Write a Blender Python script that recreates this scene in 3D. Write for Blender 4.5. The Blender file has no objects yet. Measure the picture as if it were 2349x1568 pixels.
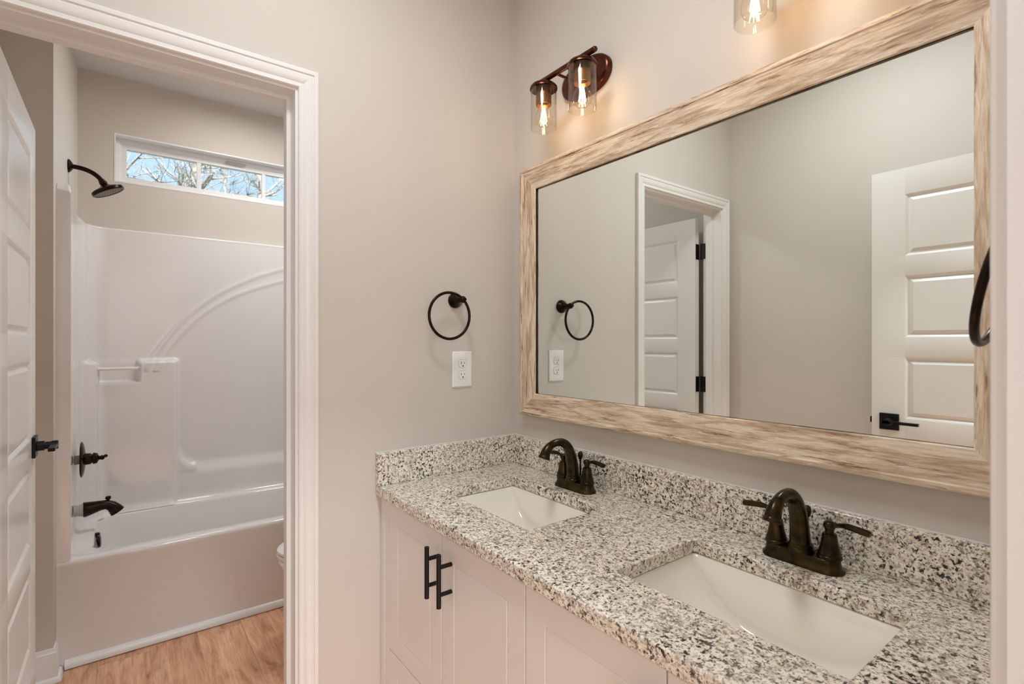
import bpy, math, random
from mathutils import Matrix, Vector

random.seed(7)
SC = bpy.context.scene
COL = SC.collection
PI = math.pi

# ------------------------------------------------------------------ camera
cam_d = bpy.data.cameras.new('camera')
cam_d.sensor_width = 36.0
cam_d.lens = 1175.45 * 36.0 / 2349.0
cam_d.clip_start = 0.01
cam_d.clip_end = 200
cam_d.dof.use_dof = True
cam_d.dof.focus_distance = 1.5
cam_d.dof.aperture_fstop = 7.0
cam = bpy.data.objects.new('camera', cam_d)
COL.objects.link(cam)
CX, CY, CZ, YAW = 1.53, -1.1751, 1.354, 0.6494
cam.location = (CX, CY, CZ)
cam.rotation_euler = (PI / 2, 0, PI / 2 - YAW)
SC.camera = cam

SC.view_settings.view_transform = 'Standard'
SC.view_settings.look = 'None'
SC.view_settings.gamma = 1
SC.view_settings.use_curve_mapping = False
SC.view_settings.exposure = -0.10
SC.cycles.max_bounces = 14
SC.cycles.diffuse_bounces = 8
SC.cycles.glossy_bounces = 8
SC.cycles.transparent_max_bounces = 24
SC.cycles.sample_clamp_indirect = 6

# ------------------------------------------------------------------ world sky
w = bpy.data.worlds.new('sky')
SC.world = w
w.use_nodes = True
nt = w.node_tree
nt.nodes.clear()
wo = nt.nodes.new('ShaderNodeOutputWorld')
bg = nt.nodes.new('ShaderNodeBackground')
tc = nt.nodes.new('ShaderNodeTexCoord')
sx = nt.nodes.new('ShaderNodeSeparateXYZ')
cr = nt.nodes.new('ShaderNodeValToRGB')
cr.color_ramp.elements[0].position = 0.0
cr.color_ramp.elements[0].color = (0.60, 0.83, 1.0, 1)
cr.color_ramp.elements[1].position = 0.75
cr.color_ramp.elements[1].color = (0.36, 0.62, 1.0, 1)
nt.links.new(tc.outputs['Generated'], sx.inputs[0])
nt.links.new(sx.outputs['Z'], cr.inputs[0])
nt.links.new(cr.outputs[0], bg.inputs[0])
bg.inputs[1].default_value = 1.35
nt.links.new(bg.outputs[0], wo.inputs[0])


def lamp(name, kind, loc, power, color, size=None, size_y=None, aim=None, spread=None, portal=False):
    d = bpy.data.lights.new(name, kind)
    d.energy = power
    d.color = color
    if kind == 'AREA':
        d.shape = 'RECTANGLE'
        d.size = size
        d.size_y = size_y or size
        if spread:
            d.spread = spread
        d.cycles.is_portal = portal
    elif kind == 'POINT':
        d.shadow_soft_size = size or 0.03
    elif kind == 'SUN':
        d.angle = size or 0.01
    o = bpy.data.objects.new(name, d)
    COL.objects.link(o)
    o.location = loc
    if aim:
        o.rotation_euler = Vector(aim).to_track_quat('-Z', 'Y').to_euler()
    return o


# sun from behind the house, raking onto the trees past the roof
lamp('sun', 'SUN', (6, 0, 8), 7.5, (1.0, 0.95, 0.86), 0.01, aim=(-1.0, 0.35, -0.62))
# fill light added in an invented hall window behind the camera
lamp('hall_window_fill', 'AREA', (3.77, -1.82, 1.62), 20, (0.90, 0.93, 1.0), 0.96, 1.3, aim=(-1, 0, 0))
# ceiling lamps (fixtures below); hall, vanity, tub-room ones are unseen, added as fill
lamp('hall_ceiling_fill', 'AREA', (2.6, -0.9, 2.755), 50, (0.92, 0.965, 1.0), 0.34, aim=(0, 0, -1))
lamp('vanity_ceiling_fill', 'AREA', (0.78, -0.85, 2.755), 12.5, (0.91, 0.96, 1.0), 0.34, aim=(0, 0, -1))
lamp('shower_ceiling_lamp', 'AREA', (-1.50, -0.62, 2.765), 5, (1.0, 0.94, 0.88), 0.24, aim=(0, 0, -1))
lamp('tub_room_ceiling_fill', 'AREA', (-1.15, 0.02, 2.765), 12.5, (0.92, 0.96, 1.0), 0.24, aim=(0, 0, -1))

# ------------------------------------------------------------------ mesh helpers
class G:
    def __init__(s):
        s.v = []; s.f = []
    def add(s, vs, fs, m=None):
        n = len(s.v)
        if m is not None:
            vs = [tuple(m @ Vector(p)) for p in vs]
        s.v += [tuple(p) for p in vs]
        s.f += [tuple(i + n for i in f) for f in fs]
        return s
    def box(s, x0, x1, y0, y1, z0, z1, m=None):
        vs = [(x, y, z) for x in (x0, x1) for y in (y0, y1) for z in (z0, z1)]
        return s.add(vs, [(0, 1, 3, 2), (4, 6, 7, 5), (0, 4, 5, 1), (2, 3, 7, 6), (0, 2, 6, 4), (1, 5, 7, 3)], m)
    def lathe(s, prof, m=None, n=40, sx=1.0, sy=1.0, cap=True):
        vs = []; fs = []
        for r, z in prof:
            for k in range(n):
                a = 2 * PI * k / n
                vs.append((r * math.cos(a) * sx, r * math.sin(a) * sy, z))
        for i in range(len(prof) - 1):
            for k in range(n):
                a, b = i * n + k, i * n + (k + 1) % n
                fs.append((a, b, b + n, a + n))
        if cap:
            if prof[0][0] > 1e-5: fs.append(tuple(range(n))[::-1])
            if prof[-1][0] > 1e-5: fs.append(tuple(range((len(prof) - 1) * n, len(prof) * n)))
        return s.add(vs, fs, m)
    def tube(s, pts, rad, n=16, m=None, closed=False, flat=None, up=None):
        pts = [Vector(p) for p in pts]
        N = len(pts)
        if not hasattr(rad, '__len__'): rad = [rad] * N
        if flat is None: flat = [1.0] * N
        vs = []; fs = []
        pn = None
        for i, p in enumerate(pts):
            if closed:
                t = (pts[(i + 1) % N] - pts[i - 1]).normalized()
            else:
                t = (pts[min(i + 1, N - 1)] - pts[max(i - 1, 0)]).normalized()
            if up is not None:
                a = Vector(up)
                u = (a - t * a.dot(t)).normalized()
            elif pn is None:
                a = Vector((0, 0, 1)) if abs(t.z) < .9 else Vector((1, 0, 0))
                u = (a - t * a.dot(t)).normalized()
            else:
                u = (pn - t * pn.dot(t)).normalized()
            pn = u
            b = t.cross(u)
            for k in range(n):
                a = 2 * PI * k / n
                vs.append(p + (u * math.cos(a) * flat[i] + b * math.sin(a)) * rad[i])
        for i in range(N if closed else N - 1):
            j = (i + 1) % N
            for k in range(n):
                l = (k + 1) % n
                fs.append((i * n + k, i * n + l, j * n + l, j * n + k))
        if not closed:
            fs.append(tuple(range(n))[::-1]); fs.append(tuple(range((N - 1) * n, N * n)))
        return s.add(vs, fs, m)
    def rings(s, rings, m=None, cap0=True, cap1=True, closed=True):
        n = len(rings[0]); vs = [p for r in rings for p in r]; fs = []
        for i in range(len(rings) - 1):
            for k in range(n if closed else n - 1):
                l = (k + 1) % n
                fs.append((i * n + k, i * n + l, (i + 1) * n + l, (i + 1) * n + k))
        if closed and cap0: fs.append(tuple(range(n))[::-1])
        if closed and cap1: fs.append(tuple(range((len(rings) - 1) * n, len(rings) * n)))
        return s.add(vs, fs, m)
    def sphere(s, c, r, n=20, k=12, sz=1.0):
        prof = [(r * math.sin(PI * i / k), -r * math.cos(PI * i / k) * sz) for i in range(k + 1)]
        prof[0] = (1e-6, prof[0][1]); prof[-1] = (1e-6, prof[-1][1])
        return s.lathe(prof, Matrix.Translation(c), n, cap=False)
    def slab(s, us, vs_, holes, w0, w1, f):
        """cells us x vs_ between w0 and w1, holes = set of (i,j); f maps (u,v,w)->xyz"""
        nu, nv = len(us), len(vs_)
        idx = {}
        V = []; F = []
        def vid(i, j, k):
            if (i, j, k) not in idx:
                idx[(i, j, k)] = len(V); V.append(f(us[i], vs_[j], (w0, w1)[k]))
            return idx[(i, j, k)]
        solid = lambda i, j: 0 <= i < nu - 1 and 0 <= j < nv - 1 and (i, j) not in holes
        for i in range(nu - 1):
            for j in range(nv - 1):
                if not solid(i, j): continue
                a, b, c, d = (i, j), (i + 1, j), (i + 1, j + 1), (i, j + 1)
                F.append(tuple(vid(*q, 1) for q in (a, b, c, d)))
                F.append(tuple(vid(*q, 0) for q in (a, d, c, b)))
                for (di, dj, p, q) in ((0, -1, a, b), (1, 0, b, c), (0, 1, c, d), (-1, 0, d, a)):
                    if not solid(i + di, j + dj):
                        F.append((vid(*p, 0), vid(*q, 0), vid(*q, 1), vid(*p, 1)))
        return s.add(V, F)


def mesh_of(name, g, mat, smooth=35):
    me = bpy.data.meshes.new(name)
    me.from_pydata(g.v, [], g.f)
    me.validate()
    import bmesh
    bm = bmesh.new(); bm.from_mesh(me)
    bmesh.ops.recalc_face_normals(bm, faces=bm.faces)
    bm.to_mesh(me); bm.free()
    if mat: me.materials.append(mat)
    if smooth:
        me.polygons.foreach_set('use_smooth', [True] * len(me.polygons))
        me.set_sharp_from_angle(angle=math.radians(smooth))
    return me


def part(name, g, mat, parent=None, smooth=35, bevel=None, label=None, seg=2, subsurf=0, recalc=True):
    me = mesh_of(name, g, mat, smooth)
    o = bpy.data.objects.new(name, me)
    COL.objects.link(o)
    if parent: o.parent = parent
    if bevel:
        b = o.modifiers.new('bevel', 'BEVEL')
        b.width = bevel; b.segments = seg; b.limit_method = 'ANGLE'; b.angle_limit = math.radians(40)
        b.harden_normals = False
    if subsurf:
        b = o.modifiers.new('sub', 'SUBSURF'); b.levels = subsurf; b.render_levels = subsurf
    if label: o['label'] = label
    return o


def thing(name, label, cat, loc=(0, 0, 0), rz=0.0, group=None, kind=None):
    o = bpy.data.objects.new(name, None)
    COL.objects.link(o)
    o.location = loc; o.rotation_euler = (0, 0, rz)
    o.empty_display_size = 0.05
    o['label'] = label; o['category'] = cat
    if group: o['group'] = group
    if kind: o['kind'] = kind
    return o


def tag(o, label, cat, group=None, kind=None):
    o['label'] = label; o['category'] = cat
    if group: o['group'] = group
    if kind: o['kind'] = kind
    return o


def struct(name, g, mat, smooth=0, bevel=None, label=None):
    o = part(name, g, mat, None, smooth, bevel)
    o['kind'] = 'structure'
    if label: o['label'] = label
    return o


def copy_tree(o, parent=None):
    c = o.copy(); COL.objects.link(c)
    if parent: c.parent = parent
    for ch in list(o.children):
        copy_tree(ch, c)
    return c


def R(ax, deg): return Matrix.Rotation(math.radians(deg), 4, ax)
def T(x, y, z): return Matrix.Translation((x, y, z))


def bez(p0, p1, p2, p3, n):
    out = []
    for i in range(n + 1):
        t = i / n
        out.append(Vector(p0) * (1 - t) ** 3 + Vector(p1) * 3 * t * (1 - t) ** 2 + Vector(p2) * 3 * t * t * (1 - t) + Vector(p3) * t ** 3)
    return out

# ------------------------------------------------------------------ materials
def mat(name, color, rough=0.5, metal=0.0, spec=0.5, coat=0.0, coat_rough=0.05):
    m = bpy.data.materials.new(name); m.use_nodes = True
    b = m.node_tree.nodes['Principled BSDF']
    b.inputs['Base Color'].default_value = (*color, 1)
    b.inputs['Roughness'].default_value = rough
    b.inputs['Metallic'].default_value = metal
    b.inputs['Specular IOR Level'].default_value = spec
    b.inputs['Coat Weight'].default_value = coat
    b.inputs['Coat Roughness'].default_value = coat_rough
    return m


def N(m, typ, **kw):
    n = m.node_tree.nodes.new(typ)
    for k, v in kw.items():
        if k in n.inputs: n.inputs[k].default_value = v
        else: setattr(n, k, v)
    return n


def L(m, a, b): m.node_tree.links.new(a, b)


def bsdf(m): return m.node_tree.nodes['Principled BSDF']


def coords(m, scale=(1, 1, 1), rot=(0, 0, 0)):
    t = N(m, 'ShaderNodeTexCoord'); mp = N(m, 'ShaderNodeMapping')
    mp.inputs['Scale'].default_value = scale
    mp.inputs['Rotation'].default_value = rot
    L(m, t.outputs['Object'], mp.inputs[0])
    return mp.outputs[0]


def ramp(m, src, stops, interp='LINEAR'):
    r = N(m, 'ShaderNodeValToRGB'); r.color_ramp.interpolation = interp
    e = r.color_ramp.elements
    while len(e) < len(stops): e.new(0.5)
    for i, (p, c) in enumerate(stops):
        e[i].position = p
        e[i].color = (*c, 1) if hasattr(c, '__len__') else (c, c, c, 1)
    L(m, src, r.inputs[0]); return r.outputs[0]


def noise(m, co, scale, detail=4, rough=0.5, dist=0.0):
    n = N(m, 'ShaderNodeTexNoise'); L(m, co, n.inputs['Vector'])
    n.inputs['Scale'].default_value = scale; n.inputs['Detail'].default_value = detail
    n.inputs['Roughness'].default_value = rough; n.inputs['Distortion'].default_value = dist
    return n.outputs['Fac']


def mix(m, fac, a, b, typ='MIX'):
    x = N(m, 'ShaderNodeMix', data_type='RGBA', blend_type=typ)
    for s_, k in ((fac, 0), (a, 6), (b, 7)):
        if hasattr(s_, 'links'): L(m, s_, x.inputs[k])
        elif hasattr(s_, '__len__'): x.inputs[k].default_value = (*s_, 1)
        else: x.inputs[k].default_value = s_
    return x.outputs[2]


def bump(m, h, strength, dist=0.001):
    b = N(m, 'ShaderNodeBump'); b.inputs['Strength'].default_value = strength
    b.inputs['Distance'].default_value = dist
    L(m, h, b.inputs['Height']); L(m, b.outputs[0], bsdf(m).inputs['Normal'])


def paint(name, color, rough=0.6, tex=60, st=0.15):
    m = mat(name, color, rough)
    co = coords(m)
    v = noise(m, co, 1.7, 2)
    c = ramp(m, v, [(0.3, tuple(k * 0.97 for k in color)), (0.7, tuple(min(1, k * 1.02) for k in color))])
    L(m, c, bsdf(m).inputs['Base Color'])
    bump(m, noise(m, co, tex, 5), st, 0.0015)
    return m

M = {}
M['wall'] = paint('wall_paint', (0.615, 0.572, 0.522), 0.62, 90, 0.10)
M['ceiling'] = paint('ceiling_paint', (0.72, 0.70, 0.68), 0.8, 70, 0.35)
M['trim'] = paint('trim_paint', (0.80, 0.785, 0.77), 0.30, 25, 0.03)
M['door'] = paint('door_paint', (0.79, 0.775, 0.755), 0.22, 40, 0.05)
M['cabinet'] = paint('cabinet_paint', (0.80, 0.775, 0.75), 0.38, 30, 0.02)
M['tub'] = mat('white_fiberglass', (0.80, 0.775, 0.76), 0.16, coat=0.6, coat_rough=0.03)
M['porcelain'] = mat('porcelain', (0.92, 0.885, 0.80), 0.10, coat=0.8, coat_rough=0.02)
M['plastic'] = mat('white_plastic', (0.86, 0.85, 0.83), 0.25)
M['slot'] = mat('dark_slot', (0.02, 0.02, 0.02), 0.6)
M['black'] = mat('matte_black_metal', (0.012, 0.012, 0.012), 0.38, 0.6)
M['vinyl'] = mat('window_vinyl', (0.82, 0.82, 0.82), 0.35)
M['grey'] = mat('grey_plastic', (0.42, 0.40, 0.38), 0.4)
M['gap_shade'] = mat('painted_gap_shade', (0.02, 0.012, 0.008), 0.8)  # painted shade for the gap behind the frame lip
M['clear_bar'] = mat('milky_acrylic', (0.85, 0.84, 0.83), 0.06, coat=1.0)


def bronze(name, dark, light, rough):
    m = mat(name, dark, rough, 0.85)
    co = coords(m)
    c = ramp(m, noise(m, co, 45, 3), [(0.35, dark), (0.75, light)])
    L(m, c, bsdf(m).inputs['Base Color'])
    return m


M['bronze'] = bronze('oil_rubbed_bronze', (0.012, 0.007, 0.005), (0.036, 0.018, 0.010), 0.26)
M['copper_bronze'] = bronze('copper_toned_bronze', (0.075, 0.020, 0.012), (0.13, 0.045, 0.022), 0.25)
M['faucet'] = bronze('brushed_bronze', (0.018, 0.012, 0.005), (0.075, 0.052, 0.018), 0.25)
M['socket'] = bronze('antique_brass', (0.24, 0.12, 0.045), (0.34, 0.18, 0.07), 0.35)


def thin_glass(name, tint=(1, 1, 1), gloss=0.0):
    m = bpy.data.materials.new(name); m.use_nodes = True
    nt = m.node_tree; nt.nodes.clear()
    out = nt.nodes.new('ShaderNodeOutputMaterial'); mx = nt.nodes.new('ShaderNodeMixShader')
    tr = nt.nodes.new('ShaderNodeBsdfTransparent'); gl = nt.nodes.new('ShaderNodeBsdfGlossy')
    lw = nt.nodes.new('ShaderNodeLayerWeight'); lw.inputs['Blend'].default_value = 0.5
    pw = nt.nodes.new('ShaderNodeMath'); pw.operation = 'POWER'; pw.inputs[1].default_value = 4.0
    fr = nt.nodes.new('ShaderNodeMath'); fr.operation = 'MULTIPLY_ADD'; fr.inputs[1].default_value = 0.75; fr.inputs[2].default_value = 0.045
    nt.links.new(lw.outputs['Facing'], pw.inputs[0]); nt.links.new(pw.outputs[0], fr.inputs[0])
    tr.inputs[0].default_value = (*tint, 1); gl.inputs['Roughness'].default_value = gloss
    nt.links.new(fr.outputs[0], mx.inputs[0]); nt.links.new(tr.outputs[0], mx.inputs[1])
    nt.links.new(gl.outputs[0], mx.inputs[2]); nt.links.new(mx.outputs[0], out.inputs[0])
    return m


M['glass'] = thin_glass('window_glass', (0.97, 0.985, 1.0))
M['shade_glass'] = thin_glass('clear_shade_glass', (0.985, 0.97, 0.94))
M['bulb_glass'] = thin_glass('bulb_glass', (1.0, 0.985, 0.96))


def emit(name, color, strength):
    m = bpy.data.materials.new(name); m.use_nodes = True
    nt = m.node_tree; nt.nodes.clear()
    out = nt.nodes.new('ShaderNodeOutputMaterial'); e = nt.nodes.new('ShaderNodeEmission')
    e.inputs[0].default_value = (*color, 1); e.inputs[1].default_value = strength
    nt.links.new(e.outputs[0], out.inputs[0]); return m


M['filament'] = emit('glowing_filament', (1.0, 0.66, 0.34), 78)

mm = bpy.data.materials.new('mirror_glass'); mm.use_nodes = True
mm.node_tree.nodes.clear()
_o = mm.node_tree.nodes.new('ShaderNodeOutputMaterial'); _g = mm.node_tree.nodes.new('ShaderNodeBsdfGlossy')
_g.inputs[0].default_value = (0.86, 0.90, 0.87, 1); _g.inputs['Roughness'].default_value = 0.0
mm.node_tree.links.new(_g.outputs[0], _o.inputs[0])
M['mirror'] = mm

# granite
m = mat('speckled_granite', (0.7, 0.65, 0.55), 0.14, coat=0.3)
co = coords(m)
wv = N(m, 'ShaderNodeTexNoise'); L(m, co, wv.inputs['Vector']); wv.inputs['Scale'].default_value = 95
ad = N(m, 'ShaderNodeVectorMath', operation='MULTIPLY_ADD')
L(m, wv.outputs['Color'], ad.inputs[0]); ad.inputs[1].default_value = (0.006, 0.006, 0.006); L(m, co, ad.inputs[2])
cw = ad.outputs[0]
base = ramp(m, noise(m, cw, 70, 3), [(0.30, (0.56, 0.49, 0.39)), (0.45, (0.84, 0.78, 0.67)), (0.60, (0.95, 0.91, 0.81))])
tan = ramp(m, noise(m, cw, 125, 3, 0.6), [(0.54, 0.0), (0.64, 1.0)])
c1 = mix(m, tan, base, (0.47, 0.375, 0.29))
gry = ramp(m, noise(m, cw, 215, 4, 0.65), [(0.56, 0.0), (0.61, 1.0)])
c2 = mix(m, gry, c1, (0.135, 0.105, 0.08))
big = ramp(m, noise(m, co, 9, 2), [(0.40, 0.0), (0.64, 1.0)])
blk_a = ramp(m, noise(m, cw, 150, 3, 0.55), [(0.575, 0.0), (0.612, 1.0)])
blk_b = ramp(m, noise(m, cw, 130, 3, 0.55), [(0.545, 0.0), (0.585, 1.0)])
blk = mix(m, big, blk_a, blk_b)
c3 = mix(m, blk, c2, (0.014, 0.012, 0.012))
L(m, c3, bsdf(m).inputs['Base Color'])
M['granite'] = m

# distressed wood of the mirror frame, grain along local X
m = mat('distressed_wood', (0.6, 0.45, 0.3), 0.45)
co = coords(m, (3.0, 30, 30))
co2 = coords(m, (9.0, 120, 120))
co3 = coords(m, (1.2, 12, 12))
co4 = coords(m, (22.0, 260, 260))
b1 = ramp(m, noise(m, co, 2.3, 6, 0.70, 0.5), [(0.36, (0.36, 0.235, 0.14)), (0.47, (0.60, 0.45, 0.31)), (0.58, (0.80, 0.68, 0.53))])
b2 = ramp(m, noise(m, co3, 1.6, 3, 0.5, 0.4), [(0.38, 0.0), (0.62, 1.0)])
b3 = mix(m, b2, b1, (0.80, 0.67, 0.52), 'MIX')
x1 = mix(m, 0.25, b1, b3)
st_ = ramp(m, noise(m, co2, 1.0, 6, 0.72, 0.4), [(0.54, 0.0), (0.61, 1.0)])
pat = ramp(m, noise(m, co3, 3.4, 4, 0.55, 0.5), [(0.46, 0.0), (0.56, 1.0)])
st_ = mix(m, 1.0, st_, pat, 'MULTIPLY')
x2 = mix(m, st_, x1, (0.27, 0.145, 0.07))
st2 = ramp(m, noise(m, co, 3.1, 6, 0.75, 1.0), [(0.56, 0.0), (0.64, 0.75)])
x2b = mix(m, st2, x2, (0.90, 0.81, 0.68))
fine = ramp(m, noise(m, co4, 1.0, 3, 0.6), [(0.40, 0.90), (0.60, 1.03)])
x3 = mix(m, 1.0, x2b, fine, 'MULTIPLY')
L(m, x3, bsdf(m).inputs['Base Color'])
bump(m, noise(m, co2, 1.1, 5, 0.7), 0.25, 0.001)
M['frame'] = m

# vinyl plank floor, planks run along X
m = mat('oak_plank_floor', (0.5, 0.3, 0.2), 0.38)
t = N(m, 'ShaderNodeTexCoord')
br = N(m, 'ShaderNodeTexBrick')
L(m, t.outputs['Object'], br.inputs['Vector'])
br.inputs['Scale'].default_value = 1.0
br.inputs['Brick Width'].default_value = 1.22
br.inputs['Row Height'].default_value = 0.18
br.inputs['Mortar Size'].default_value = 0.0004
br.inputs['Color1'].default_value = (0.2, 0.2, 0.2, 1)
br.inputs['Color2'].default_value = (0.8, 0.8, 0.8, 1)
br.inputs['Mortar'].default_value = (0.5, 0.5, 0.5, 1)
br.offset = 0.37
mp = N(m, 'ShaderNodeMapping'); mp.inputs['Scale'].default_value = (2.6, 10, 1)
av = N(m, 'ShaderNodeVectorMath', operation='MULTIPLY_ADD')
L(m, br.outputs['Color'], av.inputs[0]); av.inputs[1].default_value = (3, 7, 5); L(m, t.outputs['Object'], av.inputs[2])
L(m, av.outputs[0], mp.inputs[0])
g1 = ramp(m, noise(m, mp.outputs[0], 1.1, 5, 0.6, 1.6), [(0.30, (0.33, 0.145, 0.07)), (0.44, (0.62, 0.33, 0.19)), (0.64, (0.78, 0.48, 0.30))])
mp2 = N(m, 'ShaderNodeMapping'); mp2.inputs['Scale'].default_value = (7, 130, 1)
L(m, av.outputs[0], mp2.inputs[0])
g2 = ramp(m, noise(m, mp2.outputs[0], 1.0, 4, 0.6, 0.4), [(0.35, 0.82), (0.6, 1.06)])
g3 = mix(m, 1.0, g1, g2, 'MULTIPLY')
pl = ramp(m, br.outputs['Color'], [(0.2, 0.86), (0.8, 1.10)])
g4 = mix(m, 1.0, g3, pl, 'MULTIPLY')
g5 = mix(m, br.outputs['Fac'], g4, (0.34, 0.17, 0.09))
L(m, g5, bsdf(m).inputs['Base Color'])
M['floor'] = m

m = mat('tree_bark', (0.5, 0.44, 0.38), 0.9)
co = coords(m, (6, 6, 1.5))
c = ramp(m, noise(m, co, 3, 5, 0.6), [(0.35, (0.28, 0.24, 0.21)), (0.55, (0.60, 0.54, 0.47)), (0.75, (0.80, 0.75, 0.68))])
L(m, c, bsdf(m).inputs['Base Color'])
M['bark'] = m
M['pine'] = mat('pine_needles', (0.10, 0.16, 0.10), 0.8)
M['roofing'] = mat('exterior_siding', (0.55, 0.53, 0.50), 0.8)
M['grass'] = paint('winter_lawn', (0.25, 0.24, 0.13), 0.95, 8, 0.4)

# ------------------------------------------------------------------ room shell
ZC = 2.822
JY0, JY1, JZ = -1.435, -0.786, 2.068           # tub-room doorway
EY0, EY1, EZ = -1.365, -0.667, 2.068           # entry doorway in the right wall
XR = 1.452
YF = -1.517
g = G(); g.box(-2.35, 4.0, -2.7, 1.3, -0.12, 0.0); struct('floor', g, M['floor'])
g = G(); g.box(-2.35, 4.0, -2.7, 1.3, ZC, ZC + 0.12); struct('ceiling', g, M['ceiling'])
# left wall with doorway
g = G(); g.slab([YF - 0.12, JY0 - 0.012, JY1 + 0.012, 0.12], [0, JZ + 0.012, ZC], {(1, 0)}, -0.100, 0.0, lambda u, v, w_: (w_, u, v)); struct('wall_left', g, M['wall'])
g = G(); g.box(0.0, XR + 0.115, 0.0, 0.12, 0, ZC); struct('wall_back', g, M['wall'])
g = G(); g.slab([YF - 0.12, EY0 - 0.012, EY1 + 0.012, 0.12], [0, EZ + 0.012, ZC], {(1, 0)}, XR, XR + 0.115, lambda u, v, w_: (w_, u, v)); struct('wall_right', g, M['wall'])
g = G(); g.box(0.0, XR, YF - 0.12, YF, 0, ZC); struct('wall_front', g, M['wall'])
# tub room
TX, TYL, TYR, TYP = -2.05, -1.55, 0.16, -1.397
TYPB = -1.367      # the plumbing wall runs slightly out of square
WY0, WY1, WZ0, WZ1 = -1.2135, -0.03, 2.24, 2.508
g = G(); g.slab([TYL - 0.12, WY0, WY1, TYR + 0.12], [0, WZ0, WZ1, ZC], {(1, 1)}, TX - 0.15, TX, lambda u, v, w_: (w_, u, v)); struct('wall_bath_back', g, M['wall'])
g = G(); g.rings([[(TX, TYL, z), (-1.215, TYL, z), (-1.215, TYP, z), (TX, TYPB, z)] for z in (0, ZC)]); struct('wall_plumbing', g, M['wall'])
g = G(); g.box(TX, -0.100, TYL - 0.12, TYL, 0, ZC); struct('wall_bath_left', g, M['wall'])
g = G(); g.box(TX, -0.100, TYR, TYR + 0.12, 0, ZC); struct('wall_bath_right', g, M['wall'])
# hall behind the camera
g = G(); g.box(XR + 0.115, 3.9, -2.6, -2.5, 0, ZC); struct('wall_hall_front', g, M['wall'])
g = G(); g.box(XR + 0.115, 3.9, 1.1, 1.2, 0, ZC); struct('wall_hall_back', g, M['wall'])
g = G(); g.slab([-2.6, -2.32, -1.32, 1.2], [0, 0.95, 2.29, ZC], {(1, 1)}, 3.8, 3.9, lambda u, v, w_: (w_, u, v)); struct('wall_hall_right', g, M['wall'])  # invented window opening around the hall fill light
g = G(); g.box(XR, XR + 0.115, -2.6, YF - 0.12, 0, ZC); g.box(XR, XR + 0.115, 0.12, 1.2, 0, ZC); struct('wall_hall_left', g, M['wall'])
g = G(); g.box(-60, 30, -40, 40, -0.6, -0.5); o = struct('ground', g, M['grass'])

# ------------------------------------------------------------------ casings, jambs, baseboards
def u_sweep(g, prof, y0, y1, zh, fx, z0=0.0):
    """prof (s,d): s outward from the opening edge, d along wall normal; fx maps d->x"""
    rings = []
    n = len(prof)
    st = [lambda s, d: (fx(d), y0 - s, z0), lambda s, d: (fx(d), y0 - s, zh + s), lambda s, d: (fx(d), y1 + s, zh + s), lambda s, d: (fx(d), y1 + s, z0)]
    g.rings([[f(s, d) for s, d in prof] for f in st])


CAS = [(0.007, -0.001), (0.007, 0.0075), (0.0095, 0.0105), (0.012, 0.0105), (0.0135, 0.0085), (0.021, 0.009), (0.024, 0.0115), (0.034, 0.0155), (0.042, 0.0165), (0.0445, 0.0145), (0.047, 0.0145), (0.049, 0.018), (0.058, 0.0185), (0.061, 0.016), (0.061, -0.001)]
JAMB = [(0, -0.001), (0.0, -0.114), (-0.0, -0.114), ]
def doorway(prefix, y0, y1, zh, xf, sgn, n_, wt=0.115):
    """xf room-face x, wall extends away by sgn*0.115"""
    g = G(); u_sweep(g, CAS, y0, y1, zh, lambda d: xf - sgn * d)
    a = struct('trim_%d' % n_, g, M['trim'], 30)
    # jamb board with stop
    J_ = [(0.0118, 0.0005), (0.0, 0.0005), (0.0, -0.049), (-0.0095, -0.0495), (-0.011, -0.051), (-0.011, -0.083), (-0.0095, -0.0845), (0.0, -0.085), (0.0, -wt - 0.0005), (0.0118, -wt - 0.0005)]
    g = G(); u_sweep(g, [(s, d) for s, d in J_], y0, y1, zh, lambda d: xf - sgn * d)
    b = struct('trim_%d' % (n_ + 1), g, M['trim'], 30)
    g = G(); u_sweep(g, CAS, y0, y1, zh, lambda d: xf + sgn * (wt + d))
    c = struct('trim_%d' % (n_ + 2), g, M['trim'], 30)
    return a, b, c


doorway('tub', JY0 - 0.010 + 0.010, JY1, JZ, 0.0, -1, 1, 0.100)
doorway('entry', EY0, EY1, EZ, XR, 1, 4)

BB = [(0, 0), (0.014, 0), (0.014, 0.100), (0.011, 0.106), (0.011, 0.112), (0.007, 0.118), (0.005, 0.128), (0, 0.130)]
SH = [(0.014, 0), (0.027, 0), (0.026, 0.008), (0.022, 0.015), (0.014, 0.019)]
def run(g, path, prof):
    """path of (x,y); profile offset to the left of travel"""
    P = [Vector(p) for p in path]; rings = []
    for i, p in enumerate(P):
        ns = []
        if i > 0: d = (P[i] - P[i - 1]).normalized(); ns.append(Vector((-d.y, d.x)))
        if i < len(P) - 1: d = (P[i + 1] - P[i]).normalized(); ns.append(Vector((-d.y, d.x)))
        nn = sum(ns, Vector((0, 0))).normalized(); k = 1 / max(0.3, nn.dot(ns[0]))
        rings.append([(p.x + nn.x * k * a, p.y + nn.y * k * a, z) for a, z in prof])
    g.rings(rings)


def base(name, path):
    g = G(); run(g, path, BB); run(g, path, SH); return struct(name, g, M['trim'], 30)


base('baseboard_plumbing', [(-1.281, TYP), (-1.215, TYP), (-1.215, TYL)])
base('baseboard_bath_left', [(-1.215, TYL), (-0.100, TYL)])
base('baseboard_bath_right', [(-0.100, TYR), (-1.24, TYR)])
base('baseboard_left', [(0, -0.51), (0, JY1 + 0.061)])
base('baseboard_front', [(0, YF), (XR, YF)])
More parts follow.
